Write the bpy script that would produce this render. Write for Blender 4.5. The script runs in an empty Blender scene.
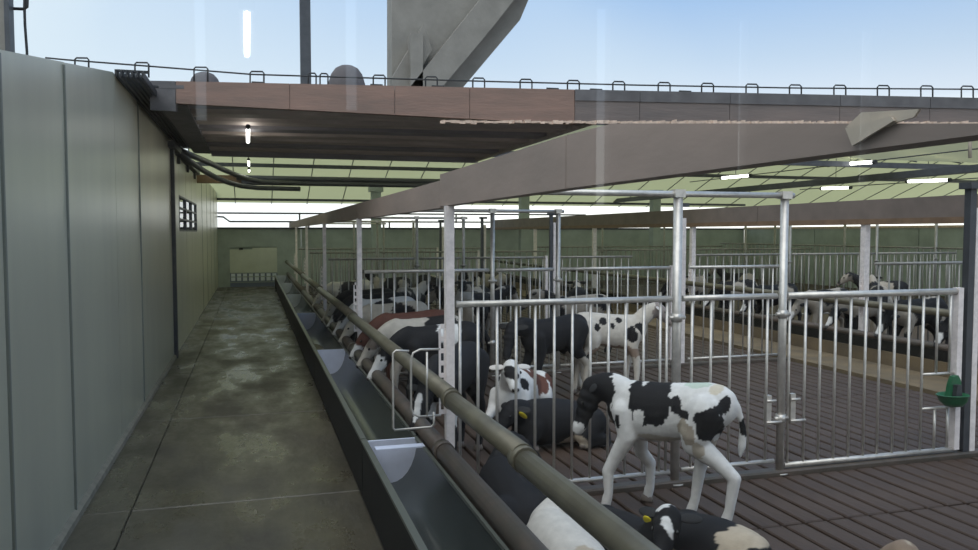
import bpy, bmesh, math, random
from mathutils import Vector, Matrix, noise
R = math.radians
S = bpy.context.scene
COL = S.collection
random.seed(7)

# ---------------------------------------------------------------- camera, sky, light, exposure
F, CAMZ = 800.0, 1.8
PITCH = math.atan(42 / F)
YAW = math.atan(237 / F * math.cos(PITCH))
cd = bpy.data.cameras.new('camera'); cam = bpy.data.objects.new('camera', cd); COL.objects.link(cam)
cam.location = (0, 0, CAMZ); cam.rotation_euler = (R(90) - PITCH, 0, -YAW)
cd.sensor_width = 36; cd.lens = F * 36 / 978; cd.clip_start = .02; cd.clip_end = 400
S.camera = cam
S.view_settings.view_transform = 'Standard'; S.view_settings.look = 'None'
S.view_settings.gamma = 1; S.view_settings.use_curve_mapping = False
S.view_settings.exposure = 0.44
S.cycles.use_denoising = True
S.cycles.max_bounces = 8; S.cycles.transparent_max_bounces = 16
S.cycles.sample_clamp_indirect = 4

W = bpy.data.worlds.new('sky'); S.world = W; W.use_nodes = True
wn, wl = W.node_tree.nodes, W.node_tree.links
bg = wn['Background']
tc = wn.new('ShaderNodeTexCoord'); sep = wn.new('ShaderNodeSeparateXYZ'); wl.new(tc.outputs['Generated'], sep.inputs[0])
rp = wn.new('ShaderNodeValToRGB'); e = rp.color_ramp.elements
e[0].position = 0; e[0].color = (.55, .53, .48, 1)
e[1].position = 1; e[1].color = (.33, .47, .70, 1)
for p, c in ((.495, (.6, .58, .54)), (.502, (1.35, 1.36, 1.28)), (.55, (1.15, 1.2, 1.15)), (.575, (.60, .68, .78)), (.60, (.46, .58, .73)), (.64, (.29, .45, .70)), (.8, (.31, .46, .70))):
    q = e.new(p); q.color = (*c, 1)
mp = wn.new('ShaderNodeMath'); mp.operation = 'MULTIPLY_ADD'; mp.inputs[1].default_value = .5; mp.inputs[2].default_value = .5
wl.new(sep.outputs['Z'], mp.inputs[0]); wl.new(mp.outputs[0], rp.inputs[0])
nz = wn.new('ShaderNodeTexNoise'); nz.inputs['Scale'].default_value = 2.6; nz.inputs['Detail'].default_value = 3; nz.inputs['Roughness'].default_value = .4
wl.new(tc.outputs['Generated'], nz.inputs['Vector'])
cr = wn.new('ShaderNodeMapRange'); cr.inputs[1].default_value = .48; cr.inputs[2].default_value = .75; cr.inputs[3].default_value = 0; cr.inputs[4].default_value = .4
wl.new(nz.outputs[0], cr.inputs[0])
lx = wn.new('ShaderNodeMapRange'); lx.inputs[1].default_value = .45; lx.inputs[2].default_value = -.25; lx.inputs[3].default_value = 0; lx.inputs[4].default_value = .75
wl.new(sep.outputs['X'], lx.inputs[0])
ad = wn.new('ShaderNodeMath'); ad.operation = 'ADD'; ad.use_clamp = True
wl.new(cr.outputs[0], ad.inputs[0]); wl.new(lx.outputs[0], ad.inputs[1])
mx = wn.new('ShaderNodeMix'); mx.data_type = 'RGBA'; mx.inputs[7].default_value = (.60, .70, .78, 1)
wl.new(ad.outputs[0], mx.inputs[0]); wl.new(rp.outputs[0], mx.inputs[6]); wl.new(mx.outputs[2], bg.inputs[0])
bg.inputs[1].default_value = 1.0

sd = bpy.data.lights.new('sun', 'SUN'); so = bpy.data.objects.new('sun', sd); COL.objects.link(so)
so.rotation_euler = (R(22), R(-20), 0); sd.energy = 1.3; sd.angle = R(70); sd.color = (1, .97, .92)

# ---------------------------------------------------------------- pixel helpers (calibration of the photograph)
_f = Vector((math.sin(YAW) * math.cos(PITCH), math.cos(YAW) * math.cos(PITCH), -math.sin(PITCH)))
_r = Vector((math.cos(YAW), -math.sin(YAW), 0)); _u = _r.cross(_f)
def ray(x, y): return _f + _r * ((x - 489) / F) + _u * ((275 - y) / F)
def onZ(x, y, z=0.0): d = ray(x, y); return Vector((0, 0, CAMZ)) + d * ((z - CAMZ) / d.z)
def onX(x, y, X): d = ray(x, y); return Vector((0, 0, CAMZ)) + d * (X / d.x)
def onY(x, y, Y): d = ray(x, y); return Vector((0, 0, CAMZ)) + d * (Y / d.y)

# ---------------------------------------------------------------- materials
MATS = {}
def mat(name, col, rough=.6, metal=0, var=.0, scale=6, bump=0, bscale=60, spec=.5, col2=None, stretch=None):
    m = bpy.data.materials.new(name); m.use_nodes = True
    n, l = m.node_tree.nodes, m.node_tree.links
    b = n['Principled BSDF']; b.inputs['Base Color'].default_value = (*col, 1)
    b.inputs['Roughness'].default_value = rough; b.inputs['Metallic'].default_value = metal
    b.inputs['Specular IOR Level'].default_value = spec
    t = n.new('ShaderNodeTexCoord'); src = t.outputs['Object']
    if stretch:
        mpp = n.new('ShaderNodeMapping'); mpp.inputs['Scale'].default_value = stretch; l.new(src, mpp.inputs[0]); src = mpp.outputs[0]
    if var or col2:
        z = n.new('ShaderNodeTexNoise'); z.inputs['Scale'].default_value = scale; z.inputs['Detail'].default_value = 6; z.inputs['Roughness'].default_value = .6
        l.new(src, z.inputs['Vector'])
        r = n.new('ShaderNodeValToRGB'); l.new(z.outputs[0], r.inputs[0])
        r.color_ramp.elements[0].position = .32; r.color_ramp.elements[1].position = .7
        a = col2 or tuple(c * (1 - var) for c in col); bb = col if col2 else tuple(min(1, c * (1 + var)) for c in col)
        r.color_ramp.elements[0].color = (*a, 1); r.color_ramp.elements[1].color = (*bb, 1)
        l.new(r.outputs[0], b.inputs['Base Color'])
    if bump:
        z2 = n.new('ShaderNodeTexNoise'); z2.inputs['Scale'].default_value = bscale; z2.inputs['Detail'].default_value = 4; l.new(src, z2.inputs['Vector'])
        bp = n.new('ShaderNodeBump'); bp.inputs['Strength'].default_value = bump; bp.inputs['Distance'].default_value = .01
        l.new(z2.outputs[0], bp.inputs['Height']); l.new(bp.outputs[0], b.inputs['Normal'])
    MATS[name] = m; return m
def emit(name, col, s):
    m = bpy.data.materials.new(name); m.use_nodes = True
    b = m.node_tree.nodes['Principled BSDF']; b.inputs['Emission Color'].default_value = (*col, 1); b.inputs['Emission Strength'].default_value = s
    b.inputs['Base Color'].default_value = (.8, .8, .8, 1); return m

M_slab = mat('wet_concrete', (.100, .088, .060), .36, 0, scale=2.6, bump=.35, bscale=22, col2=(.050, .043, .029), stretch=(1, .45, 1))
_n, _l = M_slab.node_tree.nodes, M_slab.node_tree.links
_t = _n.new('ShaderNodeTexCoord'); _m = _n.new('ShaderNodeMapping'); _m.inputs['Scale'].default_value = (1.1, .5, 1); _l.new(_t.outputs['Object'], _m.inputs[0])
_z = _n.new('ShaderNodeTexNoise'); _z.inputs['Scale'].default_value = 1.6; _z.inputs['Detail'].default_value = 7; _z.inputs['Roughness'].default_value = .65; _l.new(_m.outputs[0], _z.inputs['Vector'])
_q = _n.new('ShaderNodeMapRange'); _q.inputs[1].default_value = .4; _q.inputs[2].default_value = .62; _q.inputs[3].default_value = .22; _q.inputs[4].default_value = .62; _l.new(_z.outputs[0], _q.inputs[0])
_l.new(_q.outputs[0], _n['Principled BSDF'].inputs['Roughness'])
M_joint = mat('joint_filler', (.035, .034, .028), .9)
M_slat = mat('slat_concrete', (.076, .046, .031), .6, 0, scale=7, bump=.4, bscale=50, col2=(.042, .024, .015), stretch=(1, .35, 1))
M_pit = mat('pit', (.03, .022, .017), .9)
M_wall = mat('wall_steel', (.58, .56, .44), .32, .15, scale=1.3, col2=(.48, .465, .375), spec=.6, stretch=(1, 1.2, .25))
M_wallseam = mat('wall_seam', (.20, .21, .18), .5)
M_endwall = mat('end_wall_concrete', (.37, .42, .40), .8, 0, .18, 1.5)
M_hatch = mat('hatch', (.62, .64, .56), .6, 0, .08, 2)
M_hatchlow = mat('hatch_white', (.80, .84, .95), .5)
M_steel = mat('galvanised', (.60, .57, .53), .38, .6, .18, 14)
M_steelfar = mat('galvanised_dimmed', (.30, .29, .27), .5, .4, .2, 14)  # galvanised steel darkened to stand in for the dimmer light farther back
M_beam2 = mat('beam_brown_dark', (.19, .15, .13), .7, 0, .15, 3)
M_fascia2 = mat('soil_reflection', (.20, .16, .145), .75, 0, scale=3, bump=.4, bscale=18, col2=(.135, .115, .11), stretch=(.4, 1, 3))
M_post = mat('galvanised_post', (.80, .73, .71), .5, .0, .15, 20)
M_steeldark = mat('steel_dark', (.075, .08, .09), .5, .5, .2, 8)
M_pipe = mat('feed_pipe', (.165, .150, .105), .42, .25, scale=5, col2=(.10, .088, .062))
M_curb = mat('curb_brown', (.105, .075, .058), .5, 0, scale=6, col2=(.05, .045, .035))
M_basin = mat('trough_basin', (.062, .074, .072), .24, .3, scale=3, col2=(.035, .045, .043))
M_troughout = mat('trough_outside', (.012, .012, .010), .75, 0, .2, 6, spec=.2)
M_rim = mat('trough_rim', (.13, .14, .12), .4, .3)
M_plate = mat('trough_plate', (.66, .70, .84), .5, 0, .06, 8)
M_glint = mat('trough_glint', (.42, .40, .28), .9, 0, .3, 25, bump=.8, bscale=60)
M_beam = mat('beam_brown', (.36, .275, .235), .7, 0, scale=2.4, bump=.25, bscale=14, col2=(.27, .215, .185), stretch=(1, .4, 1.2))
M_fascia = mat('fascia_timber', (.30, .185, .145), .7, 0, scale=3, bump=.3, bscale=20, col2=(.20, .135, .11), stretch=(.5, 1, 3))
M_fasciadk = mat('fascia_dark', (.12, .115, .12), .75, 0, .25, 5)
M_lip = mat('lip_pale', (.66, .50, .40), .9, 0, .3, 18, bump=.8, bscale=40)
M_loft = mat('loft_board', (.52, .44, .40), .65, 0, .22, 5, stretch=(.3, 1, 1))
M_loftdk = mat('loft_board_dark', (.28, .26, .28), .65, 0, .2, 5, stretch=(.3, 1, 1))
M_concrete = mat('column_concrete', (.25, .235, .21), .8, 0, .14, 4, bump=.3, bscale=25)
M_tan = mat('tan_alley', (.20, .145, .08), .85, 0, scale=2.2, bump=.5, bscale=30, col2=(.11, .085, .055))
M_orange = mat('plank_orange', (.20, .125, .075), .7, 0, .2, 4)
M_cable = mat('cable_black', (.02, .022, .025), .5)
M_hose = mat('hose_grey', (.055, .06, .07), .45)
M_green = mat('green_plastic', (.018, .12, .055), .35, 0, .15, 8)
M_room = mat('room_paint', (.48, .46, .44), .9)
M_frame = mat('window_frame', (.10, .10, .10), .5)
M_head = mat('reflected_head_grey', (.11, .10, .105), .85, 0, .1, 6)
M_pale = mat('pale_shape', (.55, .47, .38), .8, 0, .12, 6)
M_yellow = mat('tag_yellow', (.75, .62, .03), .4)
M_hoof = mat('hoof', (.16, .13, .11), .6)
M_eye = mat('eye', (.008, .007, .006), .12)
M_noseD = mat('nose_dark', (.025, .022, .022), .4)
M_noseP = mat('nose_pink', (.42, .26, .22), .45)
M_tube = emit('lamp_tube', (1, 1, .94), 5)
M_roomtube = emit('room_tube', (1, 1, 1), 9)

# translucent roof sheeting
M_roof = bpy.data.materials.new('roof_sheet'); M_roof.use_nodes = True
n, l = M_roof.node_tree.nodes, M_roof.node_tree.links
bd = n.new('ShaderNodeBsdfDiffuse'); bd.inputs[0].default_value = (.44, .44, .29, 1)
bt = n.new('ShaderNodeBsdfTranslucent'); bt.inputs[0].default_value = (.62, .61, .33, 1)
ms = n.new('ShaderNodeMixShader'); ms.inputs[0].default_value = .55
l.new(bd.outputs[0], ms.inputs[1]); l.new(bt.outputs[0], ms.inputs[2]); l.new(ms.outputs[0], n['Material Output'].inputs[0])

# window glass: both faces reflect, the rest passes straight through
def glass(name, tint=(.97, .98, .97), k=1.0):
    m = bpy.data.materials.new(name); m.use_nodes = True
    n, l = m.node_tree.nodes, m.node_tree.links
    tr = n.new('ShaderNodeBsdfTransparent'); tr.inputs[0].default_value = (*tint, 1)
    gl = n.new('ShaderNodeBsdfGlossy'); gl.inputs['Roughness'].default_value = .015
    fr = n.new('ShaderNodeFresnel'); fr.inputs[0].default_value = 1.5
    mu = n.new('ShaderNodeMath'); mu.operation = 'MULTIPLY'; mu.inputs[1].default_value = k; mu.use_clamp = True
    mi = n.new('ShaderNodeMixShader')
    l.new(fr.outputs[0], mu.inputs[0]); l.new(mu.outputs[0], mi.inputs[0]); l.new(tr.outputs[0], mi.inputs[1]); l.new(gl.outputs[0], mi.inputs[2])
    l.new(mi.outputs[0], n['Material Output'].inputs[0]); return m
M_glass = glass('window_glass', k=1.9); M_doorglass = glass('door_glass', (.85, .9, .85))

# ---------------------------------------------------------------- mesh helpers
class MB:
    def __init__(s): s.v = []; s.f = []; s.sm = []
    def add(s, vs, fs, smooth=False):
        o = len(s.v); s.v += [tuple(v) for v in vs]; s.f += [tuple(i + o for i in f) for f in fs]; s.sm += [smooth] * len(fs); return s
    def box(s, a, b):
        x0, y0, z0 = a; x1, y1, z1 = b
        return s.add([(x0, y0, z0), (x1, y0, z0), (x1, y1, z0), (x0, y1, z0), (x0, y0, z1), (x1, y0, z1), (x1, y1, z1), (x0, y1, z1)],
                     [(0, 3, 2, 1), (4, 5, 6, 7), (0, 1, 5, 4), (1, 2, 6, 5), (2, 3, 7, 6), (3, 0, 4, 7)])
    def bevbox(s, a, b, w=.01):      # box with chamfered top edges
        x0, y0, z0 = a; x1, y1, z1 = b
        vs = [(x0, y0, z0), (x1, y0, z0), (x1, y1, z0), (x0, y1, z0), (x0, y0, z1 - w), (x1, y0, z1 - w), (x1, y1, z1 - w), (x0, y1, z1 - w),
              (x0 + w, y0 + w, z1), (x1 - w, y0 + w, z1), (x1 - w, y1 - w, z1), (x0 + w, y1 - w, z1)]
        return s.add(vs, [(0, 3, 2, 1), (8, 9, 10, 11)] + [q for i in range(4) for q in ((i, (i + 1) % 4, 4 + (i + 1) % 4, 4 + i), (4 + i, 4 + (i + 1) % 4, 8 + (i + 1) % 4, 8 + i))])
    def tube(s, pts, r, n=10, cap=True):
        pts = [Vector(p) for p in pts]; rs = r if isinstance(r, (list, tuple)) else [r] * len(pts)
        rings = []; ref = None
        for i, p in enumerate(pts):
            d = (pts[min(i + 1, len(pts) - 1)] - pts[max(i - 1, 0)]).normalized()
            if ref is None:
                ref = Vector((0, 0, 1)) if abs(d.z) < .9 else Vector((1, 0, 0))
            a = d.cross(ref).normalized(); b = a.cross(d).normalized(); ref = b if abs(d.dot(b)) < .9 else ref
            rings.append([p + (a * math.cos(2 * math.pi * k / n) + b * math.sin(2 * math.pi * k / n)) * rs[i] for k in range(n)])
        vs = [v for rr in rings for v in rr]; fs = []
        for i in range(len(pts) - 1):
            for k in range(n):
                fs.append((i * n + k, i * n + (k + 1) % n, (i + 1) * n + (k + 1) % n, (i + 1) * n + k))
        s.add(vs, fs, True)
        if cap:
            o = len(s.v) - len(vs)
            s.f.append(tuple(o + k for k in range(n))[::-1]); s.f.append(tuple(o + (len(pts) - 1) * n + k for k in range(n))); s.sm += [False, False]
        return s
    def prism(s, poly, axis, t0, t1):     # poly of 2-D points extruded along an axis
        def P(p, t): return (t, p[0], p[1]) if axis == 'x' else (p[0], t, p[1]) if axis == 'y' else (p[0], p[1], t)
        n = len(poly)
        return s.add([P(p, t0) for p in poly] + [P(p, t1) for p in poly],
                     [tuple(range(n))[::-1], tuple(range(n, 2 * n))] + [(i, (i + 1) % n, n + (i + 1) % n, n + i) for i in range(n)])
    def ell(s, c, r, rot=None, nu=12, nv=8):
        c = Vector(c); vs = []; fs = []
        for j in range(nv + 1):
            th = math.pi * j / nv
            for i in range(nu):
                ph = 2 * math.pi * i / nu
                v = Vector((r[0] * math.sin(th) * math.cos(ph), r[1] * math.sin(th) * math.sin(ph), r[2] * math.cos(th)))
                vs.append(c + (rot @ v if rot else v))
        for j in range(nv):
            for i in range(nu):
                fs.append((j * nu + i, (j + 1) * nu + i, (j + 1) * nu + (i + 1) % nu, j * nu + (i + 1) % nu))
        return s.add(vs, fs, True)
    def mesh(s, name, m, off=(0, 0, 0)):
        me = bpy.data.meshes.new(name); o = Vector(off)
        me.from_pydata([tuple(Vector(v) - o) for v in s.v], [], s.f)
        for p, k in zip(me.polygons, s.sm): p.use_smooth = k
        bm = bmesh.new(); bm.from_mesh(me); bmesh.ops.remove_doubles(bm, verts=bm.verts, dist=1e-6); bmesh.ops.recalc_face_normals(bm, faces=bm.faces); bm.to_mesh(me); bm.free()
        me.materials.append(m); return me
    def build(s, name, m, parent=None):   # coordinates are world coordinates of a scene without rotation
        off = wloc(parent) if parent else (Vector(s.v[0]) if False else centre_base(s.v))
        o = bpy.data.objects.new(name, s.mesh(name, m, off)); COL.objects.link(o)
        if parent: o.parent = parent
        else: o.location = off
        return o
def centre_base(vs):
    xs, ys, zs = zip(*vs); return Vector(((min(xs) + max(xs)) / 2, (min(ys) + max(ys)) / 2, min(zs)))
def wloc(o):
    v = Vector(o.location)
    while o.parent: o = o.parent; v += Vector(o.location)
    return v
def tag(o, label=None, cat=None, group=None, kind=None):
    if label: o['label'] = label
    if cat: o['category'] = cat
    if group: o['group'] = group
    if kind: o['kind'] = kind
    return o
def thing(name, loc, label, cat, group=None, rz=0):
    o = bpy.data.objects.new(name, None); COL.objects.link(o); o.location = loc; o.rotation_euler = (0, 0, rz); o.empty_display_size = .1
    return tag(o, label, cat, group)
def struct(name, loc=(0, 0, 0)):
    o = bpy.data.objects.new(name, None); COL.objects.link(o); o.location = loc; o['kind'] = 'structure'; return o
def inst(name, me, parent, loc=(0, 0, 0), rz=0):
    o = bpy.data.objects.new(name, me); COL.objects.link(o); o.parent = parent; o.location = loc; o.rotation_euler = (0, 0, rz); return o
CACHE = {}
def cached(key, fn):
    if key not in CACHE: CACHE[key] = fn()
    return CACHE[key]

ORD = ['first', 'second', 'third', 'fourth', 'fifth', 'sixth', 'seventh']
ROWS = [5.05, 9.6, 14.4, 19.2, 23.8]          # the cross fences of the pens
XW, YE, XR = -1.1, 28.0, 19.0                 # left wall, end wall, right wall

# ================================================================ THE SETTING
# aisle floor: concrete slabs with recessed joints
fl = struct('floor')
MB().box((XW - .1, .5, -.3), (1.2, YE, -.02)).build('floor_bed', M_joint, fl)
ys = [.6, 3.0, 5.55, 8.2, 10.9, 13.7, 16.5, 19.4, 22.3, 25.2, YE]
for a, b in zip(ys, ys[1:]):
    for x0, x1 in ((XW, -.78), (-.78, .70)):
        dz = random.uniform(-.002, .002)
        MB().bevbox((x0 + .004, a + .005, -.05), (x1 - .004, b - .005, dz), .006).build('slab', M_slab, fl)

# slatted pen floor
sf = struct('floor')
MB().box((1.0, .5, -.5), (7.3, YE, -.3)).build('pit_bottom', M_pit, sf)
yr = [.75, 2.45, 4.14, 5.0, 7.3, 9.55, 11.9]
n_s = 38; px0, pitch = 1.22, .159
for a, b in zip(yr, yr[1:]):
    y0, y1 = a + .01, b - .01
    key = ('slat', a)
    me = cached(key, lambda: MB().bevbox((-.0675, -(y1 - y0) / 2, -.12), (.0675, (y1 - y0) / 2, 0), .008).mesh('slat', M_slat))
    for i in range(n_s): inst('slat', me, sf, (px0 + .07 + i * pitch, (y0 + y1) / 2, random.uniform(-.003, .001)))
g = MB()
for a, b in zip((11.9, 14.4, 16.8, 19.2, 21.5, 23.8), (14.4, 16.8, 19.2, 21.5, 23.8, YE)):
    for i in range(n_s): g.bevbox((px0 + .008 + i * pitch, a + .01, -.12), (px0 + .132 + i * pitch, b - .01, 0), .008)
tag(g.build('far_slats', M_slat, sf), kind='stuff')
for i, y in enumerate(yr):     # supporting joists under the slat ends
    MB().box((1.1, y - .06, -.3), (7.28, y + .06, -.13)).build('slat_joist', M_pit, sf)
MB().box((7.28, .5, -.3), (7.42, YE, .04)).build('pen_edge', M_tan, sf)
# tan feed alley and far pens
al = struct('floor')
for a, b in zip((.5, 5, 9.6, 14.4, 19.2), (5, 9.6, 14.4, 19.2, YE)):
    MB().bevbox((7.425, a + .006, -.3), (8.15, b - .006, .03), .006).build('slab', M_tan, al)
MB().box((8.15, .5, -.3), (XR, YE, -.01)).build('far_pen_floor', M_slat, al)
MB().box((-8, -6, -.62), (26, 40, -.5)).build('ground', M_joint, al)

# left wall: upright steel panels, top edge sloped to the reflected sky's edge
wl_ = struct('wall_left')
def topz(y): return 3.15 if y >= 7.42 else 3.15 - (7.42 - y) * .158
wy = [.62, 1.5, 2.86, 4.2, 5.54, 7.42, 8.92, 12.3]
for a, b in zip(wy, wy[1:]):
    MB().prism([(a + .006, .012), (b - .006, .012), (b - .006, topz(b)), (a + .006, topz(a))], 'x', XW - .08, XW).build('wall_panel', M_wall, wl_)
    MB().prism([(b - .02, .012), (b + .02, .012), (b + .02, topz(b)), (b - .02, topz(b))], 'x', XW - .06, XW - .012).build('wall_seam', M_wallseam, wl_)
    if b in (4.2, 5.54, 8.92):
        MB().box((XW, b - .035, .03), (XW + .012, b - .012, topz(b) - .02)).build('seam_strip', M_wallseam, wl_)
wy = [17.6, 19.6, 21.6, 23.6, 25.6, YE]
for a, b in zip(wy, wy[1:]):
    MB().box((XW - .08, a + .006, .012), (XW, b - .006, 3.15)).build('wall_panel', M_wall, wl_)
    MB().box((XW - .06, b - .02, .012), (XW + .006, b + .012, 3.15)).build('wall_seam', M_wallseam, wl_)
MB().box((XW - .08, 12.3, 2.98), (XW, 17.6, 3.15)).build('wall_panel', M_wall, wl_)
bb = struct('baseboard_left')
MB().prism([(XW, 0), (XW + .035, 0), (XW + .03, .035), (XW, .06)], 'y', .62, 12.3).build('wall_foot', mat('wall_foot', (.24, .22, .17), .8, 0, .25, 9), bb)

# sliding door with a grid of small panes
dr = struct('door_1', (XW, 12.3, 0))
d0, d1 = 12.36, 17.56
for a, b in zip((d0, 13.4, 17.46), (13.4, 17.46, d1)):
    if a == 13.4:
        for z0, z1 in ((.02, 1.84), (2.38, 2.97)):
            for k in range(3):
                y0 = a + (b - a) * k / 3; y1 = a + (b - a) * (k + 1) / 3
                MB().box((XW - .05, y0 + .012, z0), (XW + .015, y1 - .012, z1)).build('door_panel', M_wall, dr)
    else: MB().box((XW - .05, a, .02), (XW + .015, b, 2.97)).build('door_panel', M_wall, dr)
pw, ph = (17.46 - 13.4) / 3, (2.38 - 1.84) / 3
for i in range(4):
    y = 13.4 + i * pw; MB().box((XW - .04, y - .035, 1.84), (XW + .02, y + .035, 2.38)).build('glazing_bar', M_steeldark, dr)
for j in range(4):
    z = 1.84 + j * ph; MB().box((XW - .035, 13.4, z - .014), (XW + .018, 17.46, z + .014)).build('glazing_bar', M_steeldark, dr)
for i in range(3):
    for j in range(3):
        MB().box((XW - .012, 13.4 + i * pw + .05, 1.84 + j * ph + .014), (XW - .006, 13.4 + (i + 1) * pw - .05, 1.84 + (j + 1) * ph - .014)).build('pane', M_doorglass, dr)
MB().box((XW, 12.26, .0), (XW + .05, 12.36, 3.02)).build('door_jamb', M_steeldark, dr)
MB().box((XW, 11.9, 2.99), (XW + .09, 17.6, 3.07)).build('sliding_rail', M_steeldark, dr)
for y in (13.2, 15.0, 16.8): MB().box((XW + .02, y - .04, 2.86), (XW + .06, y + .04, 3.0)).build('rail_roller', M_steeldark, dr)

# end wall with a long opening above it
wb = struct('wall_back')
we = [XW, 1.6, 4.3, 7.0, 9.7, 12.4, 15.1, XR]
hx0, hx1 = -.72, .80
MB().box((XW, YE, 0), (hx0, YE + .15, 1.97)).build('wall_panel', M_endwall, wb)
MB().box((hx0, YE, 1.33), (hx1, YE + .15, 1.97)).build('wall_panel', M_endwall, wb)
MB().box((hx1, YE, 0), (1.6, YE + .15, 1.97)).build('wall_panel', M_endwall, wb)
for a, b in zip(we[1:], we[2:]): MB().box((a + .012, YE, 0), (b - .012, YE + .15, 1.97)).build('wall_panel', M_endwall, wb)
MB().box((XW, YE - .03, 1.93), (XR, YE + .17, 1.99)).build('wall_coping', M_steeldark, wb)
MB().box((XW, YE - .05, 2.88), (XR, YE + .05, 2.96)).build('eaves_purlin', M_steeldark, wb)
d2 = struct('door_2', (0, YE, 0))
MB().box((hx0, YE - .02, .46), (.0, YE + .05, 1.25)).build('hatch_panel', M_hatch, d2)
MB().box((.0, YE - .015, .46), (hx1, YE + .05, 1.31)).build('hatch_panel', M_hatch, d2)
MB().box((hx0, YE + .06, .46), (hx1, YE + .12, 1.34)).build('hatch_backing', M_endwall, d2)
for k in range(8):
    a = hx0 + k * (hx1 - hx0) / 8
    MB().box((a + .03, YE - .01, .2), (a + (hx1 - hx0) / 8 - .03, YE + .03, .44)).build('hatch_pane', M_hatchlow, d2)
MB().box((hx0, YE - .005, 0), (hx1, YE + .1, .46)).build('hatch_backing', mat('hatch_blue', (.16, .19, .30), .6), d2)
for z in (.14, .45, .32): MB().box((hx0, YE - .03, z), (hx1, YE + .02, z + .025)).build('hatch_bar', M_endwall, d2)
MB().box((hx0 + .3, YE - .06, 1.24), (hx0 + .42, YE, 1.3)).build('hatch_latch', M_cable, d2)

# right wall
wr = struct('wall_right')
for a, b in zip((.5, 5, 9.6, 14.4, 19.2, 23.8), (5, 9.6, 14.4, 19.2, 23.8, YE)):
    MB().box((XR, a + .015, -.01), (XR + .12, b - .015, 1.95)).build('wall_panel', M_endwall, wr)
MB().box((XR - .04, .5, 1.95), (XR + .16, YE, 2.02)).build('wall_coping', M_lip, wr)

# pitched roof of translucent sheets, ridge across the barn
rf = struct('ceiling')
ZE, YR_, ZR = 2.97, 21.4, 5.25
k = 0; x = XW - .6
while x < 34:
    x1 = x + 1.18
    MB().add([(x, YE + .4, ZE - .14), (x1, YE + .4, ZE - .14), (x1, YR_, ZR), (x, YR_, ZR)], [(0, 1, 2, 3)]).build('roof_panel', M_roof, rf)
    MB().add([(x, 13.9, 3.34), (x1, 13.9, 3.34), (x1, YR_, ZR), (x, YR_, ZR)], [(0, 1, 2, 3)]).build('roof_panel', M_roof, rf)
    MB().tube([(x, YE + .4, ZE - .16), (x, YR_, ZR - .02)], .016, 5).build('roof_rib', M_steeldark, rf)
    MB().tube([(x, 13.9, 3.32), (x, YR_, ZR - .02)], .016, 5).build('roof_rib', M_steeldark, rf)
    x = x1
for y, z in ((25.2, 3.86), (YR_, ZR - .12), (17.6, 4.2), (14.0, 3.26)):
    MB().box((XW - .6, y - .05, z - .08), (34, y + .05, z + .03)).build('purlin', M_steeldark, rf)

# loft over the pens: boards seen from below, front edge trim
lo = struct('ceiling')
FA, FB = Vector((-2.2, 8.72, 0)), Vector((9.6, 6.9, 0))           # run of the front edge
def fy(x): return FA.y + (FB.y - FA.y) * (x - FA.x) / (FB.x - FA.x)
nb = 16; yb = 13.55; lx0, lx1 = -.6, 3.75
for i in range(nb):
    t0, t1 = i / nb, (i + 1) / nb
    q = []
    for (xx, t) in ((lx0, t0), (lx1, t0), (lx1, t1), (lx0, t1)):
        a = fy(xx) + .06; q.append((xx, a + (yb - a) * t))
    up = .05 if i % 2 else 0
    MB().prism(q, 'z', 3.08 + up, 3.2).build('ceiling_board', M_loft if i % 3 else M_loftdk, lo)
MB().prism([(lx0 - .02, fy(lx0) + .05), (lx1, fy(lx1) + .05), (lx1, yb), (lx0 - .02, yb)], 'z', 3.2, 3.26).build('loft_floor', M_fasciadk, lo)
MB().box((lx1, fy(lx1) + .08, 3.05), (lx1 + .06, yb, 3.26)).build('loft_edge', M_loft, lo)
MB().box((lx0, yb - .02, 3.03), (lx1 + .05, yb + .12, 3.24)).build('loft_edge', M_loftdk, lo)
MB().prism([(lx0 - .26, fy(lx0) + .1), (lx0, fy(lx0) + .1), (lx0, yb), (lx0 - .26, yb)], 'z', 3.06, 3.26).build('loft_side', M_fasciadk, lo)
for i in range(6):      # grating strip between wall and loft
    xx = XW + .0 + i * .042
    MB().box((xx, 7.5, 3.13), (xx + .016, yb, 3.19)).build('grating_bar', M_cable, lo)
for i in range(9):
    MB().box((XW, 7.6 + i * .72, 3.19), (lx0 - .24, 7.64 + i * .72, 3.21)).build('grating_bearer', M_cable, lo)
MB().prism([(-2.4, fy(-2.4)), (lx0 - .02, fy(lx0)), (lx0 - .02, yb), (-2.4, yb)], 'z', 3.215, 3.25).build('loft_floor', M_fasciadk, lo)

tr = struct('trim_1')
def fz(px, top):           # heights of the front edge read along the photograph
    return (81 + (px - 170) * 17 / 808) if top else (103 + (px - 170) * 22 / 808)
def fpoint(px, py):        # point on the vertical plane of the front edge
    d = ray(px, py); nx, ny = (FB.y - FA.y), -(FB.x - FA.x)
    t = (FA.x * nx + FA.y * ny) / (d.x * nx + d.y * ny); return Vector((0, 0, CAMZ)) + d * t
def fboard(pa, pb, ta, tb, ba, bb_, m, name, th=.08, out=0.0):
    P = [fpoint(pa, ba), fpoint(pb, bb_), fpoint(pb, tb), fpoint(pa, ta)]
    nrm = Vector((FB.y - FA.y, -(FB.x - FA.x), 0)).normalized()
    if nrm.y > 0: nrm = -nrm
    fr = [p + nrm * out for p in P]; bk = [p - nrm * th for p in P]
    return MB().add(fr + bk, [(0, 1, 2, 3), (7, 6, 5, 4), (0, 4, 5, 1), (1, 5, 6, 2), (2, 6, 7, 3), (3, 7, 4, 0)]).build(name, m, tr)
cuts = [150, 176, 290, 395, 470, 575, 640, 730, 840, 930, 1000]
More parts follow.
